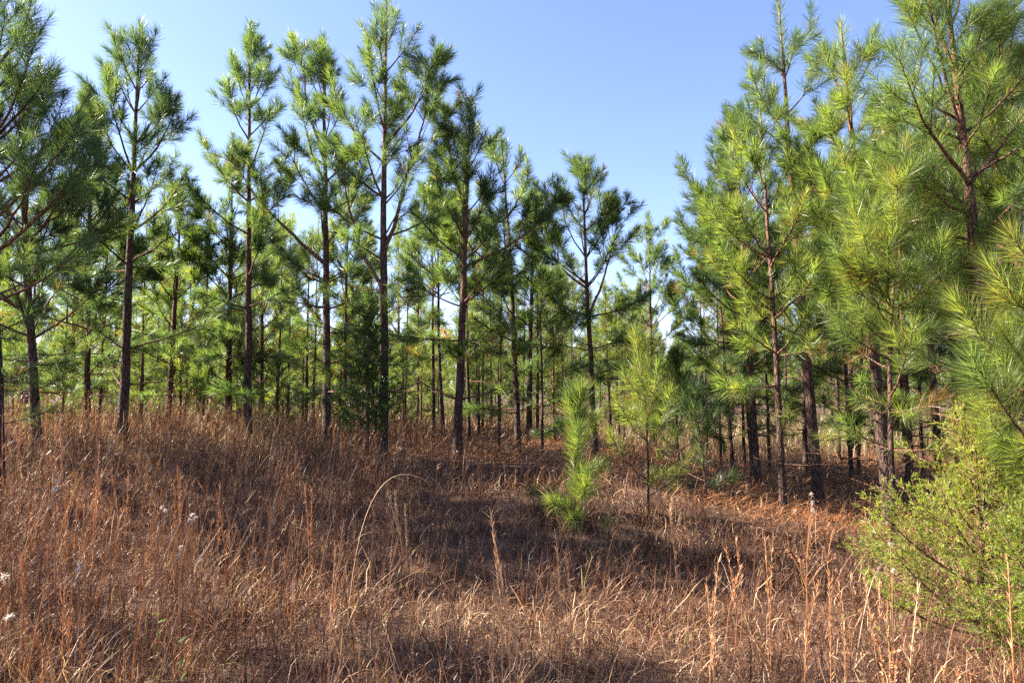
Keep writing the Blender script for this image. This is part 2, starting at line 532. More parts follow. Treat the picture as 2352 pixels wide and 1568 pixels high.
        for z in range(int(g.integers(*subs))):
            k = unit(np.cross(ax, g.normal(size=3)))
            d = unit(ax*.9+k*.75+np.array((0, 0, .25)))
            f = g.uniform(.5, .86)*(n-1); i = int(f); q = pts[i]*(1-(f-i))+pts[i+1]*(f-i)
            l = g.uniform(.4, .84)*span
            tb.add(np.array([q, q+d*l]), np.array([.004, .0025]), 3, tint=.7)
            self.shoot(q+d*l*.2, q+d*l, True, dens=1.1, brown=br)
        self.tint = old
        self.limbs.append(tb)
    def crown(self, wid):
        V, Q, T, A = brush(np.array(self.seg), self.g, wid)
        return make_mesh("crown", V, Q, T, {"tint": A}, False, [M_needle])

def merge(tubes):
    t = Tubes()
    for b in tubes:
        for k in range(len(b.V)): t.V.append(b.V[k])
        for q in b.Q: t.Q.append(q+t.n)
        for q in b.T: t.T.append(q+t.n)
        t.A += b.A
        t.n += b.n
    return t

STATS = []
def place_pine(pine, base, label, group=None, wid=0.003, name="pine_tree", limbs=True):
    root = obj(name, None, None, base)
    root.empty_display_size = 0.3
    tag(root, label, "pine tree" if name == "pine_tree" else "sapling", group)
    if limbs:
        obj("trunk", pine.trunk.mesh("trunk", M_bark), root)
        for tb in pine.limbs:
            obj("limb", tb.mesh("limb", M_bark), root)
    else:                                   # too small in the picture for its limbs to be told apart
        obj("trunk", merge([pine.trunk]+pine.limbs).mesh("trunk", M_bark), root)
    me = pine.crown(wid)
    STATS.append(len(me.polygons))
    obj("crown", me, root)
    return root

def hero(seed, bpx, bpy_, d, tpx, tpy, dbh, label, name="pine_tree", wid=None, zoff=0.0, **kw):
    b = P(bpx, bpy_, d)
    z = gz(b[0], d)+zoff
    t = P(tpx, tpy, d)
    H = t[2]-z-(0.10 if t[2]-z > 1 else 0.02)
    kw.setdefault("dens", 310)
    tufts = kw.pop("tufts", ()); ttint = kw.pop("ttint", None); span = kw.pop("span", .5); subs = kw.pop("subs", (2, 5))
    pn = Pine(seed, H, dbh, top=(t[0]-b[0], kw.pop("ty", 0.0)), **kw)
    for (qx, qy) in tufts:
        dd = d+pn.g.uniform(-.75, .25)
        pn.reach(P(qx, qy, dd)-np.array((b[0], d, z)), tint=ttint, span=span, subs=subs)
    if wid is None: wid = max(0.0030, 0.00052*d)
    return place_pine(pn, (b[0], d, z), label, name=name, wid=wid)

# the front row, from the left of the photograph to the right -------------------------------
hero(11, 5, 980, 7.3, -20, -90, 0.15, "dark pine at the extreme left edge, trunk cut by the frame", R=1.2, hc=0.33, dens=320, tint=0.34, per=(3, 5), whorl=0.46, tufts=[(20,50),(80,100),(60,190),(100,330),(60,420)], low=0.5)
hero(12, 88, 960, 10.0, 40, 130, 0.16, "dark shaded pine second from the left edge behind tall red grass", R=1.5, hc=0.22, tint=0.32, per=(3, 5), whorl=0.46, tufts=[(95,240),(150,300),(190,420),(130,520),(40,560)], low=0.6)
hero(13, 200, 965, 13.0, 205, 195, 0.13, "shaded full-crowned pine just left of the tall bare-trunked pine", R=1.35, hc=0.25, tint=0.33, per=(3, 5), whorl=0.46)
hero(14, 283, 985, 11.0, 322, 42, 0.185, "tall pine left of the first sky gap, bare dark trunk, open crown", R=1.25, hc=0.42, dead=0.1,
     dens=320, tint=0.37, bow=(-0.02, 0), low=1.2, per=(2, 4), whorl=0.48, brown=0.0)
hero(15, 385, 990, 14.5, 418, 432, 0.16, "shorter twin-stemmed pine behind and right of the tall bare-trunked pine", R=1.3, hc=0.28, tint=0.52,
     forks=((1.2, 20, 78, 3.2, 6, 0.05),))
hero(16, 526, 985, 15.0, 535, 300, 0.13, "slim pine standing close behind the spire-topped pine, slightly to its left", R=1.2, hc=0.3, tint=0.47, per=(2, 4))
hero(17, 570, 1010, 12.0, 575, 44, 0.165, "spire-topped pine with straight slender trunk and bushy narrow crown", R=1.15, hc=0.36,
     tint=0.40, per=(2, 4), whorl=0.50, dens=320, low=1.15, brown=0.0)
hero(18, 750, 1000, 11.5, 742, 68, 0.18, "tall double-topped pine right of the spire-topped one, dark scaly trunk", R=1.2, hc=0.38, tint=0.43,
     forks=((5.0, 172, 72, 2.1, 12, 0.035), (3.2, 175, 38, 2.6, 30, 0.04)), low=1.1, per=(2, 4))
hero(19, 880, 1010, 10.5, 886, -35, 0.18, "tallest pine at centre left, forked low with curved reddish side stems, behind the dark cedar", R=1.15, hc=0.42, tint=0.47,
     forks=((2.55, 178, 62, 2.4, 28, 0.034), (3.2, 0, 72, 2.8, 8, 0.036), (4.9, 10, 50, 1.6, 30, 0.026)), dens=320, per=(2, 4), brown=0.0)
hero(20, 790, 1000, 16.0, 800, 330, 0.12, "thin pine seen between the double-topped pine and the tallest pine", R=1.1, hc=0.3, tint=0.52)
hero(21, 1050, 1045, 11.0, 1082, 222, 0.18, "blunt-topped pine with stout scaly trunk right of the tallest pine", R=1.15, hc=0.42, tint=0.46,
     forks=((4.0, 170, 72, 1.5, 10, 0.03), (3.1, 5, 22, 1.9, 40, 0.03)), low=1.25, per=(2, 4))
hero(22, 997, 1010, 15.0, 990, 400, 0.085, "thin straight pole pine, left one of the close pair beside the stout scaly trunk", R=0.95, hc=0.5, tint=0.47, dead=0.3, low=0.7)
hero(23, 1019, 1020, 14.5, 1010, 380, 0.095, "thin crooked pole pine, right one of the close pair beside the stout scaly trunk", R=0.95, hc=0.5, tint=0.47, dead=0.3, low=0.7, bow=(-0.08, 0))
hero(24, 1077, 1030, 13.0, 1068, 420, 0.085, "slender pole pine touching the right side of the stout scaly trunk", R=1.0, hc=0.5, tint=0.47, dead=0.25, low=0.8)
hero(25, 1146, 1070, 12.0, 1152, 640, 0.045, "very thin spindly young pine alone left of the leaning pale trunk", R=0.8, hc=0.5, tint=0.52, low=0.7)
hero(26, 1190, 1050, 12.5, 1150, 287, 0.135, "pointed pine leaning slightly left, pale sunlit trunk, at the centre", R=1.15, hc=0.36, tint=0.47,
     forks=((3.3, 160, 30, 1.6, 35, 0.03),), bow=(0.05, 0), low=1.2, per=(2, 4))
hero(27, 1214, 1040, 15.0, 1225, 440, 0.16, "darker pine just behind the leaning pale trunk, with rusty dead twigs", R=0.8, hc=0.55, tint=0.5, brown=0.045, per=(2, 4))
hero(28, 1246, 1070, 12.0, 1240, 600, 0.06, "thin dark pine stem in deep shade left of the bright green sapling", R=1.0, hc=0.4, tint=0.42)
hero(29, 1367, 1040, 12.6, 1335, 360, 0.14, "broad open pine with spread candelabra top standing alone against the sky, right of centre", R=1.1, hc=0.45, tint=0.45, whorl=0.55,
     forks=((2.55, -5, 62, 2.3, 25, 0.028), (3.1, 180, 38, 1.5, 45, 0.025)), brown=0.010, leader=0.7)
hero(30, 1502, 1010, 18.0, 1490, 485, 0.10, "slender small-crowned pine at the lowest dip of the tree line", R=1.15, hc=0.38, tint=0.52, dens=250)

# the right-hand stand -------------------------------
hero(41, 1885, 1165, 9.5, 1788, -12, 0.185, "tall pine leaning left with pale bare upper trunk and dark lower trunk, right stand", R=0.6, hc=0.66, dead=0.13, tint=0.46,
     low=1.0, bow=(-0.02, 0), per=(2, 3), nl=0.21, whorl=0.55, tufts=[(1735,105),(1722,160),(1868,55),(1765,235)], ttint=.5, brown=0.0)
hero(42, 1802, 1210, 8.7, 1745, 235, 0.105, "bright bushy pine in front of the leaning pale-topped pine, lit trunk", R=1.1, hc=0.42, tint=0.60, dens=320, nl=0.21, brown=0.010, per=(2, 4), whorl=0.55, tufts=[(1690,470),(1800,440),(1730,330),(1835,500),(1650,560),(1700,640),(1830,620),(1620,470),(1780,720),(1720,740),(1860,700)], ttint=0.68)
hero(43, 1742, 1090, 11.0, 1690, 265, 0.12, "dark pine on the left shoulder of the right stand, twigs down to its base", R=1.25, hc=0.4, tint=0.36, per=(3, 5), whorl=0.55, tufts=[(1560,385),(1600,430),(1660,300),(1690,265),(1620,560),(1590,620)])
hero(44, 1683, 1060, 13.5, 1640, 470, 0.085, "slim pine with rusty needles at the left edge of the right stand", R=1.2, hc=0.35, tint=0.42, brown=0.045, per=(3, 5), whorl=0.55, tufts=[(1600,640),(1640,520),(1590,720),(1700,600)])
hero(45, 1730, 1100, 12.0, 1680, 420, 0.08, "thin leaning pole pine in the twiggy clump of trunks, right stand", R=0.95, hc=0.45, tint=0.4, brown=0.010)
hero(46, 1957, 1090, 12.0, 1915, 330, 0.085, "slender pine with straight thin trunk behind the leaning dark trunk", R=1.2, hc=0.42, tint=0.4, per=(3, 5), whorl=0.55, tufts=[(1900,560),(1960,640),(2000,560),(1880,400)])
hero(47, 1972, 1095, 12.6, 1990, 380, 0.075, "thin companion pole pine right beside the slender straight one", R=1.1, hc=0.5, tint=0.4)
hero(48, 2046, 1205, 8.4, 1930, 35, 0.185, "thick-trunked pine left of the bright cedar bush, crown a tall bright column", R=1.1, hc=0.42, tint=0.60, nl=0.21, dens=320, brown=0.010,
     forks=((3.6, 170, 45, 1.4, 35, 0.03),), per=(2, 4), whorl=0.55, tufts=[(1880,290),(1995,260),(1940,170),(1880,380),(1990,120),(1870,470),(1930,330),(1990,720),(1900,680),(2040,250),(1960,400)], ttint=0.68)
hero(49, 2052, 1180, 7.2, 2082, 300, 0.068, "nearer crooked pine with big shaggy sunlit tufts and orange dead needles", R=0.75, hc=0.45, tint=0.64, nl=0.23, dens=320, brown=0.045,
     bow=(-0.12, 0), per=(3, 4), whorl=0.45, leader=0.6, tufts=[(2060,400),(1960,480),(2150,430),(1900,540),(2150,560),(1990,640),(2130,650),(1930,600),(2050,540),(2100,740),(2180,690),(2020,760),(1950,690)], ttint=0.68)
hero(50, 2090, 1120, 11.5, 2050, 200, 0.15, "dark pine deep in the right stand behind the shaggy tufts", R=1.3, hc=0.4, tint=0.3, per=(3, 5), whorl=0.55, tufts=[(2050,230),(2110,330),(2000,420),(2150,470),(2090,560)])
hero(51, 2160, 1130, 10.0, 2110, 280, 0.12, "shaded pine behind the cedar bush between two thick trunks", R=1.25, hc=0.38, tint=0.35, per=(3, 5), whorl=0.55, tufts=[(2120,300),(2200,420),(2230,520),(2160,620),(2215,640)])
hero(52, 2310, 1160, 6.9, 2165, -120, 0.215, "thickest pine at right behind the cedar bush, trunk leaning left, spreading top cut by frame", R=1.45, hc=0.48, tint=0.50, nl=0.22, dens=320,
     low=0.9, whorl=0.55, per=(3, 4), tufts=[(2080,20),(2240,30),(2040,110),(2000,170),(2130,260),(2210,110),(2110,560),(2290,160),(2180,420),(2270,520),(2050,330),(2330,450)], ttint=0.52)
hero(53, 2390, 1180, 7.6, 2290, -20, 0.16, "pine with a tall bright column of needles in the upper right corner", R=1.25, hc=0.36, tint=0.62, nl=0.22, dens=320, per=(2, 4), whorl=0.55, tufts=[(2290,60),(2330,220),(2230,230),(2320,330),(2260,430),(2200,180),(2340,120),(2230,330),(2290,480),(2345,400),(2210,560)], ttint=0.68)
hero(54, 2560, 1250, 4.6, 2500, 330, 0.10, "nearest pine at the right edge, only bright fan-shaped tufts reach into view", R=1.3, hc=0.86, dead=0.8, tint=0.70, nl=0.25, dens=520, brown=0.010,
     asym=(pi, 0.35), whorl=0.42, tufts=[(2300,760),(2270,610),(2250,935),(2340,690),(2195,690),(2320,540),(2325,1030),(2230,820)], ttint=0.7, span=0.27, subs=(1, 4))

hero(55, 2210, 1090, 13.5, 2230, 120, 0.14, "dark pine far inside the right stand, between the thickest trunk and the corner", R=1.5, hc=0.3, tint=0.40, whorl=0.46, tufts=[(2190,300),(2260,330),(2160,420),(2280,500)])
hero(58, 2335, 1120, 9.3, 2262, 40, 0.13, "well-needled pine just behind the thickest pine, its boughs overlapping the corner column", R=1.3, hc=0.34, tint=0.46, nl=0.20, per=(3, 4),
     tufts=[(2200,250),(2150,380),(2240,420),(2310,300),(2190,560),(2280,600),(2130,480)])
hero(56, 1850, 1070, 13.0, 1840, 330, 0.12, "pine behind the leaning pale-topped one, filling the gap to its left", R=1.45, hc=0.3, tint=0.46, whorl=0.46, tufts=[(1850,420),(1900,520),(1800,560),(1860,650)])
hero(57, 2420, 1130, 11.0, 2370, 60, 0.15, "shaded pine behind the bright corner column of needles", R=1.5, hc=0.3, tint=0.42, whorl=0.46)

# young pines in front -------------------------------
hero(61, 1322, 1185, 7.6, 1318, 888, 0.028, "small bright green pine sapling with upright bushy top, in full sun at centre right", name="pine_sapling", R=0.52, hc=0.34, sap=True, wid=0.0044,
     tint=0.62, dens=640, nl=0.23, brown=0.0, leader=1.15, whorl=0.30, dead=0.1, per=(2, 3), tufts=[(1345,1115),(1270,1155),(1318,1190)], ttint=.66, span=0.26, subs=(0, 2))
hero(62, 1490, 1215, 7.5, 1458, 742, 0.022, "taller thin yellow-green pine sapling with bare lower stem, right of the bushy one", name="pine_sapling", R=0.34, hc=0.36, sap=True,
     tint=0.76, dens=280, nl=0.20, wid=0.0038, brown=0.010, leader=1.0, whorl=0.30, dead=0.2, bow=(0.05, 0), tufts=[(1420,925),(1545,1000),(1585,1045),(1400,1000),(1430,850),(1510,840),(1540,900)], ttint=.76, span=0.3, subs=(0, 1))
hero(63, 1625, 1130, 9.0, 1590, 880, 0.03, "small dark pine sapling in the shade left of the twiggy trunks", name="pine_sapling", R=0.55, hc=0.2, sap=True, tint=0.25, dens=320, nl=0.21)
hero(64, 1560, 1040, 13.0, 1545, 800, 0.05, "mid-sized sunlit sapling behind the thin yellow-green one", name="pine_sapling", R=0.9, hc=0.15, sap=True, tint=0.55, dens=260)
hero(65, 1398, 1240, 6.3, 1398, 1195, 0.014, "tiny pine seedling tuft in the grass below the bushy sapling", name="pine_sapling", R=0.06, hc=0.9, sap=True, tint=0.5, dens=320, nl=0.15, leader=0.12, dead=0.8)

# off to the left, outside the view: the trees whose shade falls across the lower right
for (sx, sy, sh, sdn, shc) in ((-10.5, 5.2, 9.0, 71, .62), (-10.0, 7.6, 7.6, 72, .55), (-10.6, 10.6, 8.2, 73, .36), (-11.5, 9.2, 8.6, 74, .40)):
    pn = Pine(sdn, sh, 0.17, R=1.6, hc=shc, dens=330)
    place_pine(pn, (sx, sy, gz(sx, sy)), "pine beyond the left edge of the view", group="pines left of the view", wid=0.006, limbs=False)

# the stand behind: eight grown variants, copied -------------------------------
SKY_X = [-400, 0, 120, 250, 400, 480, 640, 960, 1100, 1230, 1330, 1450, 1500, 1560, 1600, 1700, 1900, 2100, 2352, 2800]
SKY_Y = [260, 300, 290, 330, 470, 420, 400, 430, 440, 480, 560, 620, 650, 660, 560, 430, 330, 280, 230, 200]
protos = []
for i in range(9):
    g = np.random.default_rng(300+i)
    H = (6.6, 6.0, 7.2, 5.4, 6.8, 6.2, 7.0, 5.8, 6.4)[i]
    protos.append((H, Pine(300+i, H, g.uniform(0.10, 0.16), top=(g.uniform(-.25, .25), g.uniform(-.2, .2)), R=g.uniform(0.95, 1.25), hc=g.uniform(0.06, 0.30),
                           dens=140, brown=0.010, tint=g.uniform(0.52, 0.74), whorl=0.5, low=1.1)))
roots = []
def far_pines():
    g = np.random.default_rng(77)
    spots = []
    y = 15.0
    row = 0
    while y < 50:
        half = 0.78*y+1
        step = 3.0 + 0.036*y
        x = -half + g.uniform(0, step)
        while x < half:
            px = x + g.normal(0, 0.35); py = y + g.normal(0, 0.55)
            spots.append((px, py))
            x += step*g.uniform(0.8, 1.35)
        y += 2.8 + 0.08*(y-15)
        row += 1
    out = []
    for (x, y) in spots:
        sx = 1176 + F*x/y
        if y < 17.5 and abs(sx-1540) < 130: continue
        if 1610 < sx < 2010 and y < 24 and g.random() < 0.75: continue      # the pale clearing behind the right stand
        if y < 24 and sx < 1250 and g.random() < 0.35: continue
        lim = np.interp(sx, SKY_X, SKY_Y) + g.uniform(-15, 130)
        zt = P(sx, lim, y)[2]
        out.append((x, y, zt-gz(x, y)))
    return out
FAR = far_pines()
if len(FAR) > 255:
    FAR = sorted(FAR, key=lambda s: s[1])[:255]
g = np.random.default_rng(99)
proto_roots = {}
def copy_tree(src):
    r = src.copy(); COL.objects.link(r)
    for c in src.children:
        k = c.copy(); COL.objects.link(k); k.parent = r
    return r
for i, (x, y, h) in enumerate(FAR):
    j = int(g.integers(0, 9))
    H, pn = protos[j]
    hh = min(max(h, 2.6), g.uniform(6.2, 8.6))
    s = hh/H
    band = 0 if y < 24 else (1 if y < 38 else 2)
    lab, grp = (("slim pine in the sunlit stand just behind the front row of trunks", "pines just behind the front row"),
                ("small pine farther back in the sunlit stand, seen between nearer trunks", "pines in the middle of the stand"),
                ("tiny distant pine at the far back of the stand", "distant pines at the back of the stand"))[band]
    if j not in proto_roots:
        r = place_pine(pn, (x, y, gz(x, y)), lab, grp, wid=0.0085, limbs=False)
        proto_roots[j] = r
    else:
        r = copy_tree(proto_roots[j])
        tag(r, lab, None, grp)
        r["label"] = lab; r["group"] = grp
    r.location = (x, y, gz(x, y)-0.03)
    sw = max(s, 0.62)
    r.scale = (sw, sw, s)
    r.rotation_euler = (0, 0, g.uniform(0, 6.28))

def pole_pines():
    g = np.random.default_rng(321)
    pp = []
    for k in range(3):
        H = 6.2+.4*k
        pp.append((H, Pine(640+k, H, .085+.012*k, top=(g.uniform(-.2, .2), 0), R=.85, hc=.55, dens=130, brown=.06, tint=.55, whorl=.5, low=.75, dead=.14)))
    first = {}
    spots = [(640, 17), (665, 18.5), (705, 16.2), (722, 19), (930, 18), (960, 20), (1110, 17), (1130, 19.5), (1235, 15), (1290, 17), (1310, 20), (1400, 18), (1420, 16),
             (1430, 21), (470, 17), (430, 19), (330, 18), (235, 16), (150, 17), (60, 15.5), (1620, 17), (1650, 15), (1705, 14), (1722, 12.8), (1760, 13.4), (1845, 17), (1920, 15), (1940, 18),
             (2010, 14), (2070, 13), (2110, 12.6), (2140, 14), (2190, 12.5), (2250, 12.2), (2020, 10.8), (2078, 9.6)]
    for i, (px, y) in enumerate(spots):
        j = i % 3
        x = (px-1176)/F*y
        H, pn = pp[j]
        if j not in first:
            r = first[j] = place_pine(pn, (x, y, gz(x, y)), "x", "pole pines between the larger trunks", wid=.0085, limbs=False)
        else:
            r = copy_tree(first[j])
        r["label"] = "thin dark pole-like pine between the larger trunks of the stand"
        r.location = (x, y, gz(x, y)-.03)
        lim = np.interp(px, SKY_X, SKY_Y)+g.uniform(20, 120)
        sz = min((P(px, lim, y)[2]-gz(x, y))/H, g.uniform(.9, 1.15))
        r.scale = (max(.8, sz), max(.8, sz), sz); r.rotation_euler = (0, 0, g.uniform(0, 6.28))
pole_pines()

def young_pines():
    g = np.random.default_rng(123)
    n = 0
    fixed = [(150, 13), (35, 12.6), (235, 15), (420, 16), (640, 15.5), (930, 16), (700, 19), (1100, 16), (480, 20), (330, 19)]
    while n < 74:
        y = g.uniform(15.5, 34); x = g.uniform(-.85, .85)*y
        if n < len(fixed): y = fixed[n][1]; x = (fixed[n][0]-1176)/F*y
        sx = 1176+F*x/y
        if 1610 < sx < 2010 and y < 26: continue
        if n >= len(fixed) and n % 3 and sx > 1300: continue
        j = int(g.integers(0, 9))
        r = copy_tree(proto_roots[j])
        r["label"] = "low bright young pine, green to the ground, among the trunks of the stand"; r["group"] = "young pines under the stand"
        r.location = (x, y, gz(x, y)-.05)
        s = g.uniform(.30, .50)
        r.scale = (s*1.25, s*1.25, s); r.rotation_euler = (0, 0, g.uniform(0, 6.28))
        n += 1
young_pines()

# far treeline: one mass nobody could count
def far_woods():
    g = np.random.default_rng(8)
    segs = []
    for ring, (d, hh) in enumerate(((58, 4.6), (66, 5.6), (76, 6.6), (88, 7.6))):
        for a in np.arange(-58, 58, 1.05):
            a = radians(a+g.uniform(-.5, .5))
            dd = d + g.uniform(-4, 4)
            x, y = dd*sin(a), dd*cos(a)
            z = gz(x, min(y, 96)); h = hh*g.uniform(0.6, 1.15)
            m = 75
            s = g.random(m)**0.8
            rr = 2.0*(1-s)**0.7*np.sqrt(g.random(m))
            ph = g.uniform(0, 6.28, m)
            p0 = np.stack([x+rr*np.cos(ph), y+rr*np.sin(ph), z+0.2+s*h], -1)
            dv = np.stack([np.cos(ph)*.5, np.sin(ph)*.5, 0.5+s*.8], -1)*0.55
            segs.append(np.concatenate([p0, p0+dv, np.full((m, 1), 0.34), np.full((m, 1), 34), g.uniform(.35, .65, (m, 1)), np.ones((m, 1))], 1))
    V, Q, T, A = brush(np.concatenate(segs), g, 0.035)
    tag(obj("far_woods", make_mesh("far_woods", V, Q, T, {"tint": A}, False, [M_needle])), "hazy green mass of far woods closing the view behind the stand", "woods", kind="stuff")
far_woods()

# ------------------------------------------------------------------ red cedars
def cedar(seed, base, H, R, label, tint=0.5, nb=70, wid=0.004, leaf=0.035, lean=(0, 0), dens=1.0, lowbare=0.03):
    g = np.random.default_rng(seed)
    root = obj("cedar_bush" if H < 2.1 else "cedar_tree", None, None, base)
    tag(root, label, "cedar")
    n = 16
    s = np.linspace(0, 1, n)
    path = np.stack([lean[0]*s+np.cumsum(g.normal(0, .008, n)), lean[1]*s+np.cumsum(g.normal(0, .008, n)), H*s], -1)
    path[0, 2] -= .1
    t = Tubes(); t.add(path, 0.010+0.016*H*(1-s)*0.6, 8, tint=0.55, rough=.05, rng=g)
    obj("trunk", t.mesh("trunk", M_bark), root)
    seg = []
    for b in range(nb):
        f = lowbare + (0.97-lowbare)*(b+g.random())/nb
        h = f*H
        p = np.array([np.interp(h, path[:, 2], path[:, k]) for k in range(3)])
        az = b*2.399+g.normal(0, .3)
        L = (R*(1-f)**0.75*g.uniform(.45, 1.35)*min(1, 0.6+f*4)) + 0.12
        el = radians(12+48*f+g.normal(0, 9))
        m = 8
        pts = [p]
        for i in range(m-1):
            e = el+radians(28)*(i/(m-1)); a = az+g.normal(0, .07)
            pts.append(pts[-1]+np.array((cos(e)*cos(a), cos(e)*sin(a), sin(e)))*L/(m-1))
        pts = np.array(pts)
        tb = Tubes(); tb.add(pts, np.linspace(.003+.008*L, .002, m), 4, tint=g.uniform(.6, 1.0))
        # side sprays in two ranks, each again feathered
        q = 0.22*L
        while q < L*0.99:
            ff = q/L*(m-1); i = min(int(ff), m-2)
            o = pts[i]*(1-(ff-i))+pts[i+1]*(ff-i)
            ax = unit(pts[i+1]-pts[i])
            for sd in range(2):
                k = unit(np.cross(ax, g.normal(size=3)))
                d = unit(ax*g.uniform(.7, 1.1)+k*.75+np.array((0, 0, .18)))
                l2 = (0.40*(L-q)+0.10)*g.uniform(.5, 1.3)
                e = o+d*l2
                tb.add(np.array([o, e]), np.array([.0024, .0012]), 3, tint=.8)
                nn = max(2, int(l2/0.028*dens))
                for z in range(nn):
                    u = (z+.5+g.uniform(-.3, .3))/nn
                    oo = o+d*l2*u
                    k3 = unit(np.cross(d, g.normal(size=3)))
                    d3 = unit(d*.95+k3*.75+np.array((0, 0, .12)))
                    l3 = g.uniform(.035, .075)*(1.15-u*.5)
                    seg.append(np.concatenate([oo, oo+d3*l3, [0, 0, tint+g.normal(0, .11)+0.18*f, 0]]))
                seg.append(np.concatenate([o+d*l2*.3, e+d*.03, [0, 0, tint+.1, 0]]))
            q += 0.055*g.uniform(.8, 1.3)/max(0.5, dens)
        obj("limb", tb.mesh("limb", M_bark), root)
    seg = np.array(seg)
    # feather every spray with scale-leaf tips
    per = max(4, int(9*dens))
    idx = np.repeat(np.arange(len(seg)), per)
    N = len(idx)
    u = np.tile((np.arange(per)+.5)/per, len(seg))
    p0 = seg[idx, 0:3]; p1 = seg[idx, 3:6]
    ax = unit(p1-p0)
    k = unit(np.cross(ax, g.normal(size=(N, 3))))
    d = unit(ax+k*g.uniform(.35, .8, N)[:, None])
    ll = leaf*g.uniform(.55, 1.1, N)*(1.1-.55*u)
    a = p0+(p1-p0)*u[:, None]
    w = unit(np.cross(d, g.normal(size=(N, 3))))*(wid*.5*g.uniform(.8, 1.2, N))[:, None]
    m1 = a+d*(ll*.55)[:, None]
    e = a+d*ll[:, None]+ax*(ll*.15)[:, None]
    V = np.stack([a-w*.6, a+w*.6, m1-w, m1+w, e], 1).reshape(-1, 3)
    i0 = np.arange(N)*5
    Q = np.stack([i0, i0+1, i0+3, i0+2], -1); T = np.stack([i0+2, i0+3, i0+4], -1)
    A = np.repeat(np.clip(seg[idx, 8]+g.normal(0, .04, N), 0, .95), 5)
    STATS.append(N*2)
    obj("crown", make_mesh("crown", V, Q, T, {"tint": A}, False, [M_cedar]), root)
    return root
def cedar_at(seed, px, py, d, top, R, label, **kw):
    b = P(px, py, d); z = gz(b[0], d)
    t = P(*top, d)
    return cedar(seed, (b[0], d, z), t[2]-z, R, label, lean=(t[0]-b[0], 0), **kw)
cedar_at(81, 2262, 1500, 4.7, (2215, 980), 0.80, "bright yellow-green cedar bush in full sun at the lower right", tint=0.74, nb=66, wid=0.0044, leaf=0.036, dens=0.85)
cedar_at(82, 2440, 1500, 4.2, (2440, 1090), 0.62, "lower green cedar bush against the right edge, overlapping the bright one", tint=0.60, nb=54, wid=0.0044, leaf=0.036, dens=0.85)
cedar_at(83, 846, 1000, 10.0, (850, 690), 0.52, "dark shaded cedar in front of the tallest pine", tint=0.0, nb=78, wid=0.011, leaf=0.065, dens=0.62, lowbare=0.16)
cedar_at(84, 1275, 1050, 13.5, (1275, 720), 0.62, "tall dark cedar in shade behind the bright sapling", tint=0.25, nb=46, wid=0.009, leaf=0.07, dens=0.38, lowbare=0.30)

# ------------------------------------------------------------------ grass and ground cover
def wedge(n, d0, d1, pw, g, half=52):
    """points on the ground in a wide fan before the camera, denser near it"""
    u = g.random(n)
    e = 2-pw
    d = (d0**e + u*(d1**e-d0**e))**(1/e)
    a = np.radians(g.uniform(-half, half, n))
    x = d*np.sin(a); y = d*np.cos(a)
    return x, y, d

def straw_zone(x, y):
    """1 where the pines' needle litter covers the ground instead of tall grass"""
    z = sstep(8.4, 9.6, y + 0.5*(vnoise(x, y, .6)-.5)*2)*(1-sstep(15, 18, y))*sstep(-3.4, -1.6, x)
    z2 = sstep(1.7, 2.6, x)*sstep(6.4, 7.6, y)*(1-sstep(13, 15, y))
    return np.clip(np.maximum(z, z2), 0, 1)
def left_tall(x, y):
    return sstep(0.6, -2.6, x)

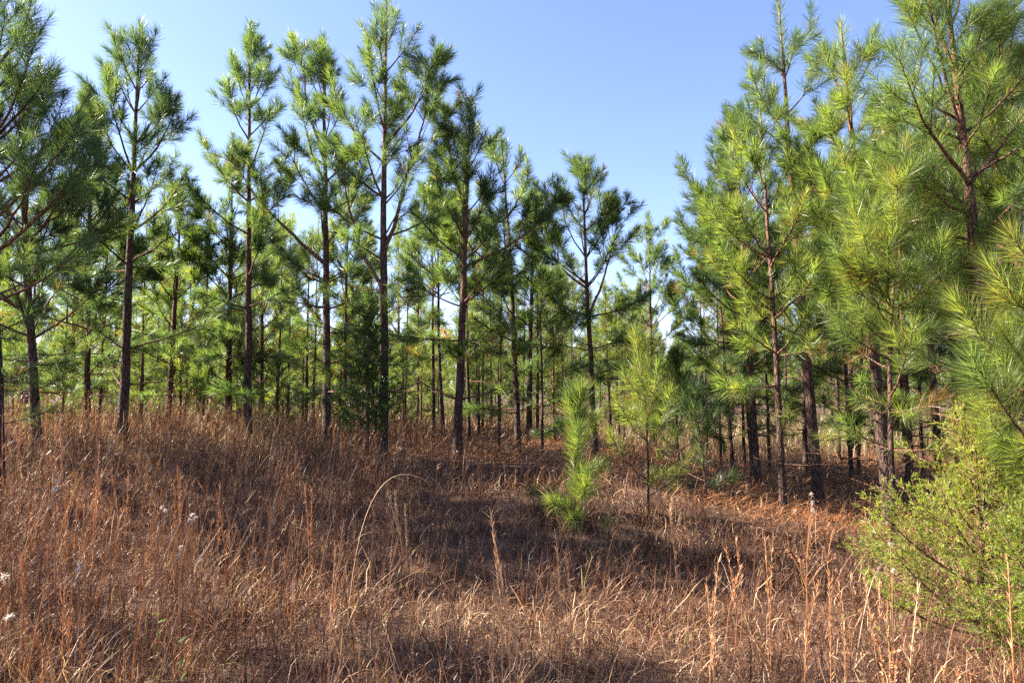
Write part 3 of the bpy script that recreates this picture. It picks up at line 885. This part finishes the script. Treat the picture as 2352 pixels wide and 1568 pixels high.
def build_cover():
    g = np.random.default_rng(21)
    # A: matted curling grass
    nc = 8200
    cx, cyy, cdist = wedge(nc, 1.4, 19, 1.25, g)
    cR = g.uniform(.05, .17, nc)*(1+0.03*cdist)
    cH = g.uniform(.55, 1.35, nc); cT = g.normal(0, .19, nc)
    n = 175000
    ci = g.integers(0, nc, n)
    loose = g.random(n) < .22
    ra = np.abs(g.normal(0, 1, n)); aa = g.uniform(0, 2*pi, n)
    x = cx[ci]+np.where(loose, 2.6, 1)*cR[ci]*ra*np.cos(aa); y = cyy[ci]+np.where(loose, 2.6, 1)*cR[ci]*ra*np.sin(aa); d = np.hypot(x, y)
    sz = straw_zone(x, y)
    patch = vnoise(x, y, 0.9); fine = vnoise(x, y, 3.1)
    keep = (g.random(n) > sz*0.88) & (y > .9) & (g.random(n) < np.clip(.15+1.5*vnoise(x, y, 1.9), 0, 1))
    x, y, d, patch, fine, ci, ra, aa = [q[keep] for q in (x, y, d, patch, fine, ci, ra, aa)]
    n = len(x)
    L = g.uniform(0.14, 0.50, n)*(0.60+0.6*patch+0.15*left_tall(x, y))*cH[ci]
    base = np.stack([x, y, ground_z(x, y)-0.01], -1)
    w = (0.0024+0.00062*d)*g.uniform(.5, 1.45, n)
    V, Q, T, nv = blades(base, aa+g.normal(0, .8, n), L, np.clip(.12+.28*ra+g.normal(0, .25, n), -.3, 1.3), g.gamma(2.2, 0.85, n), w, g, K=5, twist=3.2)
    tn = np.clip(0.37+0.04*left_tall(x, y)+0.40*(vnoise(x, y, 0.7)-.5)+0.25*(fine-.5)+cT[ci]+g.normal(0, .32, n), 0, .95)
    tn[g.random(n) < 0.010+0.045*sstep(-.6, -1.6, x)*(1-sstep(3.5, 5.5, y))] = 1.0
    o = obj("matted_grass", make_mesh("matted_grass", V, Q, T, {"tint": np.repeat(tn, nv)}, False, [M_grass]))
    tag(o, "tangled brown dead grass matted over the foreground", "grass", kind="stuff")
    # B: upright reddish stems with small seed tufts
    n = 40000
    x, y, d = wedge(n, 1.9, 17, 1.1, g)
    lt = left_tall(x, y); cl = vnoise(x, y, 1.3); cl2 = vnoise(x, y, 4.0)
    keep = (g.random(n) < np.clip((0.34+0.66*lt)*(0.25+1.1*cl*cl2*1.6), 0, 1)) & (g.random(n) > straw_zone(x, y)*(0.85-.5*lt))
    x, y, d, lt = x[keep], y[keep], d[keep], lt[keep]
    n = len(x)
    far = sstep(2.0, 5.0, d)
    L = g.uniform(0.30, 0.95, n)*(0.58+0.45*lt)*(0.6+0.4*far)
    base = np.stack([x, y, ground_z(x, y)-0.01], -1)
    az = g.normal(0.3, 1.6, n)
    lean = np.abs(g.normal(0.05, 0.16, n)); curl = np.abs(g.normal(0.12, 0.30, n))
    flop = g.random(n) < .10
    lean = np.where(flop, g.uniform(.5, 1.15, n), lean)
    w = (0.0018+0.00050*d)*g.uniform(.6, 1.5, n)
    V, Q, T, nv = blades(base, az, L, lean, curl, w, g, K=4, twist=0.35)
    tn = np.clip(0.42+0.2*(vnoise(x, y, 1.0)-.5)+g.normal(0, .15, n), .1, .9)
    top = V.reshape(n, nv, 3)
    parts = [(V, Q, T, np.repeat(tn, nv))]
    # leaves and tufts along the stems
    m = 5
    ii = np.repeat(np.arange(n), m); N = len(ii)
    f = g.uniform(0.25, 1.0, N)*8
    k = np.minimum((f//2).astype(int), 3); fr = (f/2-k)[:, None]
    A0 = (top[ii, 2*k]+top[ii, 2*k+1])/2
    kk = np.minimum(2*k+2, 8)
    B0 = np.where((k < 3)[:, None], (top[ii, kk]+top[ii, np.minimum(kk+1, 8)])/2, top[ii, 8])
    pos = A0*(1-fr)+B0*fr
    V2, Q2, T2, nv2 = blades(pos, g.uniform(0, 6.28, N), g.uniform(.03, .14, N)*(1.2-.6*f/8), g.uniform(.15, .8, N), g.uniform(0, 1.6, N),
                             np.maximum(.0026, .0006*d[ii])*g.uniform(.6, 1.2, N), g, K=2, twist=1.0)
    parts.append((V2, Q2, T2, np.repeat(np.clip(tn[ii]+g.normal(.10, .16, N), .05, .95), nv2)))
    o0 = 0; VV = []; QQ = []; TT = []; AA = []
    for (a, b, c, e) in parts:
        VV.append(a); QQ.append(b+o0); TT.append(c+o0); AA.append(e); o0 += len(a)
    o = obj("bluestem_grass", make_mesh("bluestem_grass", np.concatenate(VV), np.concatenate(QQ), np.concatenate(TT), {"tint": np.concatenate(AA)}, False, [M_grass]))
    tag(o, "tall upright reddish dead bluestem grass, thickest on the left slope", "grass", kind="stuff")
    # C: needle litter under the trees
    n = 190000
    x, y, d = wedge(n, 5.5, 26, 0.9, g)
    keep = g.random(n) < np.maximum(straw_zone(x, y), 0.5*(y > 14))
    x, y, d = x[keep], y[keep], d[keep]; n = len(x)
    base = np.stack([x, y, ground_z(x, y)+g.uniform(0, .13, n)], -1)
    V, Q, T, nv = blades(base, g.uniform(0, 6.28, n), g.uniform(.12, .24, n), g.uniform(.8, 1.7, n), g.uniform(-.4, .9, n), np.maximum(.003, .0009*d), g, K=2, twist=.8)
    o = obj("pine_straw", make_mesh("pine_straw", V, Q, T, {"tint": np.repeat(np.clip(g.normal(.55, .22, n), 0, 1), nv)}, False, [M_straw]))
    tag(o, "orange-brown fallen pine needles under the trees", "needle litter", kind="stuff")
    # D: thin pale growth among and behind the trunks
    n = 85000
    x, y, d = wedge(n, 9.5, 48, 0.75, g)
    px = 1176+F*x/np.maximum(y, 1)
    clear = sstep(1600, 1700, px)*(1-sstep(1990, 2060, px))*sstep(13.5, 15, y)*(1-sstep(26, 30, y))
    keep = g.random(n) < np.clip(0.28+0.5*vnoise(x, y, .5)+clear, 0, 1)*(1-0.85*straw_zone(x, y))
    x, y, d, clear = x[keep], y[keep], d[keep], clear[keep]; n = len(x)
    base = np.stack([x, y, ground_z(x, y)-.01], -1)
    L = g.uniform(.3, .95, n)*(.55+.55*vnoise(x, y, .35))
    V, Q, T, nv = blades(base, g.uniform(0, 6.28, n), L, np.abs(g.normal(.1, .22, n)), np.abs(g.normal(.3, .5, n)), np.maximum(.004, .00085*d)*g.uniform(.7, 1.3, n), g, K=3, twist=1)
    tn = np.clip(g.normal(.45, .2, n)+.25*clear, 0, .9)
    tn[(g.random(n) < .22*(y > 15)*(clear < .2))] = 1.0
    o = obj("undergrowth", make_mesh("undergrowth", V, Q, T, {"tint": np.repeat(tn, nv)}, False, [M_under]))
    tag(o, "thin pale undergrowth and field grass among the trunks", "undergrowth", kind="stuff")
    # E: small withered leaves scattered through the grass
    n = 42000
    x, y, d = wedge(n, 1.8, 14, 1.2, g)
    keep = g.random(n) < .25+.9*vnoise(x, y, 1.1)
    x, y, d = x[keep], y[keep], d[keep]; n = len(x)
    base = np.stack([x, y, ground_z(x, y)+g.uniform(.03, .42, n)*(.4+.6*vnoise(x, y, .9))], -1)
    V, Q, T, nv = blades(base, g.uniform(0, 6.28, n), g.uniform(.015, .045, n), g.uniform(.2, 2.2, n), g.uniform(-.6, 1.4, n), np.maximum(.006, .0012*d)*g.uniform(.7, 1.6, n), g, K=3, twist=1.5)
    o = obj("withered_leaves", make_mesh("withered_leaves", V, Q, T, {"tint": np.repeat(g.random(n), nv)}, False, [M_brownleaf]))
    tag(o, "small withered brown leaves caught in the dead grass", "leaf litter", kind="stuff")
build_cover()

# ------------------------------------------------------------------ single stalks and weeds that stand out of the grass
def arc(a, b, bend, n=9):
    t = np.linspace(0, 1, n)[:, None]
    return a*(1-t)+b*t + np.sin(pi*t)*np.asarray(bend)

def stalk_root(px, py, d, label, cat, name, group=None):
    b = P(px, py, d)
    z = gz(b[0], d)
    r = obj(name, None, None, (b[0], d, z-0.02))
    return tag(r, label, cat, group), np.array((b[0], d, z-0.02))

def plume(name, root, path, g, n, l, w, mat, tint, spread=0.5):
    """feathery seed tufts along a path"""
    f = g.random(n)*(len(path)-1)
    i = np.minimum(f.astype(int), len(path)-2)
    fr = (f-i)[:, None]
    p = path[i]*(1-fr)+path[i+1]*fr
    ax = unit(path[i+1]-path[i])
    d = unit(ax+g.normal(0, spread, (n, 3)))
    ww = unit(np.cross(d, g.normal(size=(n, 3))))*w/2
    ll = (l*g.uniform(.5, 1.2, n))[:, None]
    V = np.stack([p-ww*.5, p+ww*.5, p+d*ll*.6+ww, p+d*ll*.6-ww, p+d*ll], 1).reshape(-1, 3)
    i0 = np.arange(n)*5
    me = make_mesh(name, V, np.stack([i0, i0+1, i0+2, i0+3], -1), np.stack([i0+3, i0+2, i0+4], -1),
                   {"tint": np.repeat(np.clip(tint+g.normal(0, .12, n), 0, 1), 5)}, False, [mat])
    return obj(name, me, root)

def broomsedge(seed, px, py, d, tops, label, r=0.0023, tint=.50, group=None, plumes=True):
    """a clump of tall stems; tops = display pixels of each stem's tip"""
    g = np.random.default_rng(seed)
    root, b = stalk_root(px, py, d, label, "grass stalk", "broomsedge_stalk", group)
    for (tx, ty) in tops:
        dd = d+g.uniform(-.12, .12)
        e = P(tx, ty, dd)-b
        a = np.array((g.normal(0, .02), g.normal(0, .02), 0))
        pts = arc(a, e, (g.normal(0, .025), g.normal(0, .02), 0))
        t = Tubes(); t.add(pts, np.linspace(r*1.25, r*.5, len(pts)), 5, tint=np.linspace(tint-.12, tint+.15, len(pts)))
        st = obj("stem", t.mesh("stem", M_stalk), root)
        if plumes:
            plume("seed_plume", root, pts[4:], g, 90, .045, .0030, M_stalk, tint+.1, .28)
    return root

broomsedge(901, 1152, 1580, 3.1, [(1128, 1178), (1136, 1235), (1147, 1300), (1180, 1440), (1205, 1480)], "clump of tall golden broomsedge stems at bottom centre, the tallest there", tint=.62)
broomsedge(902, 1285, 1480, 3.9, [(1276, 1228), (1300, 1272), (1281, 1310)], "pair of golden stalks right of the tallest broomsedge clump", tint=.6)
broomsedge(903, 1560, 1480, 4.2, [(1538, 1168)], "single upright golden stalk below the thin yellow-green sapling", tint=.6)
broomsedge(904, 1690, 1470, 4.4, [(1690, 1240), (1702, 1300), (1668, 1260)], "reddish stalks standing before the dark shade, left of the forked weed", tint=.4)
broomsedge(905, 1765, 1470, 4.3, [(1757, 1240), (1772, 1262)], "thin straight stalks under the bushy lit pine", tint=.45)
broomsedge(906, 2065, 1580, 2.7, [(2110, 1348)], "pale leaning stalk with thick dry head left of the cedar bush foot", r=.0034, tint=.7)
broomsedge(907, 2340, 1590, 2.3, [(2315, 1290)], "tall reddish stalk at the bottom right corner before the cedar", r=.0032, tint=.42)
broomsedge(908, 2030, 1480, 3.8, [(2006, 1310), (2020, 1340), (1985, 1320)], "slim pale stalks at the left foot of the cedar bush", tint=.55)
broomsedge(909, 755, 1560, 3.1, [(790, 1190), (770, 1260)], "tall leaning tan stalks left of centre in the foreground", tint=.58)
broomsedge(910, 215, 1330, 4.6, [(222, 1050), (235, 1080), (205, 1100), (228, 1020)], "tall orange stalks on the left slope below the bare-trunked pine", tint=.38)
broomsedge(911, 130, 1260, 5.0, [(105, 905), (125, 960), (140, 985)], "tallest red stalks at the far left rising to the shaded trunks", tint=.35)
broomsedge(912, 30, 1300, 4.6, [(45, 880), (20, 870), (60, 900), (5, 950)], "thin red stalks at the left edge reaching above the horizon", tint=.35)
broomsedge(913, 440, 1380, 4.2, [(447, 1180), (430, 1205), (455, 1230)], "short orange stalks with white tips in the middle of the left slope", tint=.4)
broomsedge(914, 940, 1240, 5.6, [(905, 1125), (890, 1130), (930, 1160)], "pale grey stalks beside the arching dead stem", tint=.8)
broomsedge(915, 1450, 1560, 3.2, [(1385, 1330)], "brown leaning stem in the lower right centre", r=.0028, tint=.25, plumes=False)
broomsedge(916, 1640, 1580, 3.0, [(1650, 1290), (1625, 1360)], "slender tan stalks at bottom, right of centre", tint=.55)
broomsedge(917, 1890, 1580, 3.1, [(1905, 1310), (1925, 1330), (1880, 1340)], "pale red stalks at bottom between the dried weed heads and the cedar", tint=.5)

def dead_stem(seed, px, py, d, mid, tip, label, r=.003):
    g = np.random.default_rng(seed)
    root, b = stalk_root(px, py, d, label, "dead stem", "dead_stem")
    m = P(*mid, d+.1)-b; e = P(*tip, d+.2)-b
    t = np.linspace(0, 1, 14)[:, None]
    c = 2*m-0.5*e
    pts = (1-t)**2*0+2*t*(1-t)*c+t*t*e
    tb = Tubes(); tb.add(pts, np.linspace(r, r*.45, 14), 5, tint=.95)
    obj("stem", tb.mesh("stem", M_stalk), root)
    tw = Tubes()
    q = pts[9]
    tw.add(np.array([q, q+unit(pts[11]-pts[9])*.12+np.array((0, 0, -.05))]), np.array([r*.5, r*.25]), 4, tint=.95)
    obj("twig", tw.mesh("twig", M_stalk), root)
lg = np.random.default_rng(960)
LEFT = [(70, 1400, 4.0, 'near the lower left corner'), (330, 1420, 4.1, 'below the bare-trunked pine'), (520, 1350, 4.8, 'below the spire-topped pine'),
        (620, 1400, 4.4, 'in the middle of the left field'), (270, 1250, 5.4, 'high on the left slope'), (400, 1240, 5.6, 'high on the left slope under the twin-stemmed pine'),
        (160, 1480, 3.5, 'low at the left beside white-tipped weeds'), (700, 1290, 5.2, 'under the double-topped pine'), (840, 1400, 4.2, 'left of the dark patch in the middle foreground')]
for i, (px, py, d, where) in enumerate(LEFT):
    hh = lg.uniform(150, 250)
    broomsedge(961+i, px, py, d, [(px+lg.normal(0, 22), py-hh*lg.uniform(.75, 1.15)) for q in range(int(lg.integers(2, 5)))],
               "loose clump of red-orange dead stalks " + where, tint=lg.uniform(.3, .5), r=0.0026)
dead_stem(921, 800, 1280, 4.8, (860, 1140), (985, 1107), "long pale dead stem arching over the grass at centre left")
dead_stem(922, 610, 1180, 6.5, (650, 1095), (690, 1050), "short pale dead stem leaning right before the dark bank")
dead_stem(923, 1210, 1080, 9.5, (1235, 1060), (1262, 1030), "broken grey stem leaning at the foot of the leaning pale trunk", r=.006)
dead_stem(924, 1960, 1420, 4.4, (2005, 1330), (2050, 1300), "bent dead stem left of the cedar bush")

def fluff_weed(seed, px, py, d, heads, label, group=None, size=.016, n=60):
    """a thin stem whose branches end in pale tufts"""
    g = np.random.default_rng(seed)
    root, b = stalk_root(px, py, d, label, "dried weed", "dried_weed", group)
    top = np.mean([P(hx, hy, d) for hx, hy in heads], axis=0)-b
    fork = top*0.62
    t = Tubes(); t.add(arc(np.zeros(3), fork, (.01, .01, 0), 6), np.linspace(.0026, .0018, 6), 5, tint=.3)
    obj("stem", t.mesh("stem", M_stalk), root)
    for (hx, hy) in heads:
        e = P(hx, hy, d+g.uniform(-.08, .08))-b
        t = Tubes(); pts = arc(fork, e, (0, 0, .02), 5); t.add(pts, np.linspace(.0017, .001, 5), 4, tint=.35)
        obj("stem", t.mesh("stem", M_stalk), root)
        dd = unit(g.normal(size=(n, 3))+np.array((0, 0, .7)))
        w = unit(np.cross(dd, g.normal(size=(n, 3))))*.0012
        l = (size*g.uniform(.5, 1.2, n))[:, None]
        V = np.stack([e-w, e+w, e+dd*l+w*1.3, e+dd*l-w*1.3], 1).reshape(-1, 3)
        i0 = np.arange(n)*4
        obj("seed_head", make_mesh("seed_head", V, np.stack([i0, i0+1, i0+2, i0+3], -1), None, {"tint": np.repeat(g.uniform(.3, 1, n), 4)}, False, [M_fluff]), root)
    return root
fluff_weed(931, 1845, 1400, 4.6, [(1864, 1135), (1866, 1155), (1868, 1172), (1826, 1175)], "forked weed with white tips standing before the leaning dark trunk")
fluff_weed(932, 130, 1400, 4.2, [(130, 1105), (122, 1130), (128, 1120)], "weed with white fluffy head on the left slope")
fluff_weed(933, 440, 1420, 4.0, [(442, 1183), (436, 1195), (450, 1190)], "weed with white fluff low in the middle of the left slope")
fluff_weed(934, 185, 1500, 3.5, [(185, 1297), (180, 1310)], "white-tipped weed in the lower left foreground")
fluff_weed(935, 20, 1520, 3.0, [(10, 1325), (22, 1418)], "white fluffy weed cut by the left edge", size=.022)
fluff_weed(936, 415, 1450, 3.9, [(415, 1258), (410, 1275)], "weed with a long white tuft left of the leaning tan stalks")
fluff_weed(937, 372, 1380, 4.6, [(372, 1165), (380, 1173)], "weed with small white tufts below the spire-topped pine")
fluff_weed(938, 262, 1150, 6.5, [(257, 1025), (252, 1035)], "small white-tipped weed near the foot of the bare-trunked pine")
fluff_weed(939, 2045, 1420, 4.2, [(2045, 1250), (2052, 1310)], "white starry weed head left of the cedar bush")

def brown_weed(seed, px, py, d, heads, label):
    """withered goldenrod: branched stem with clustered brown heads"""
    g = np.random.default_rng(seed)
    root, b = stalk_root(px, py, d, label, "dried weed", "withered_goldenrod")
    cx = np.mean([P(hx, hy, d) for hx, hy in heads], axis=0)-b
    fork = cx*.7
    t = Tubes(); t.add(arc(np.zeros(3), fork, (.015, .0, 0), 6), np.linspace(.0032, .0022, 6), 5, tint=.2)
    obj("stem", t.mesh("stem", M_stalk), root)
    for (hx, hy) in heads:
        e = P(hx, hy, d+g.uniform(-.1, .1))-b
        t = Tubes(); pts = arc(fork, e, (0, 0, .03), 6); t.add(pts, np.linspace(.002, .001, 6), 4, tint=.4)
        obj("stem", t.mesh("stem", M_stalk), root)
        plume("seed_head", root, np.array([pts[3], e, e+np.array((g.normal(0, .02), 0, .015))]), g, 90, .013, .0034, M_stalk, .5, 1.0)
brown_weed(941, 1900, 1400, 4.8, [(1872, 1222), (1900, 1205), (1925, 1192), (1885, 1215), (1915, 1215)], "withered goldenrod with tan clustered heads at the foot of the leaning dark trunk")
brown_weed(942, 1850, 1430, 4.5, [(1830, 1275), (1845, 1290), (1812, 1268), (1920, 1278)], "withered goldenrod with drooping tan heads in front of the deep shade")
brown_weed(943, 2030, 1610, 2.2, [(2020, 1480), (2045, 1500), (2060, 1530)], "close withered goldenrod at the bottom edge left of the cedar")
brown_weed(944, 545, 1180, 7.0, [(530, 1028), (560, 1022), (548, 1040), (575, 1035)], "withered goldenrod below the spire-topped pine trunk")
brown_weed(945, 2200, 1620, 2.2, [(2165, 1545), (2200, 1550), (2235, 1560)], "low tan weed heads at the bottom right edge")
brown_weed(946, 435, 1120, 8.0, [(430, 1005), (445, 998), (470, 1008)], "greyish weed head on the left slope before the twin-stemmed pine")
brown_weed(947, 870, 1180, 7.5, [(850, 1050), (868, 1062), (845, 1075)], "withered weed before the dark cedar")

def sprig(seed, px, py, d, top, label):
    g = np.random.default_rng(seed)
    root, b = stalk_root(px, py, d, label, "green sprig", "green_sprig")
    e = P(*top, d)-b
    pts = arc(np.zeros(3), e, (.02, 0, 0), 8)
    t = Tubes(); t.add(pts, np.linspace(.002, .001, 8), 4, tint=.5); obj("stem", t.mesh("stem", M_stalk), root)
    n = 11
    f = np.linspace(.45, 1, n)*7; i = np.minimum(f.astype(int), 6); fr = (f-i)[:, None]
    base = pts[i]*(1-fr)+pts[i+1]*fr
    V, Q, T, nv = blades(base, g.uniform(0, 6.28, n), g.uniform(.025, .05, n), g.uniform(.6, 1.3, n), g.uniform(0, .8, n), np.full(n, .018), g, K=3, twist=.3)
    obj("leaves", make_mesh("leaves", V, Q, T, {"tint": np.repeat(g.uniform(.5, 1, n), nv)}, False, [M_greenleaf]), root)
sprig(951, 350, 1520, 3.4, (362, 1392), "small yellow-green leafy sprig in the lower left grass")
sprig(952, 410, 1530, 3.3, (408, 1440), "second tiny green sprig just right of the taller leafy one")
print("STATS polys", sum(STATS), "far", len(FAR), "objects", len(bpy.data.objects))
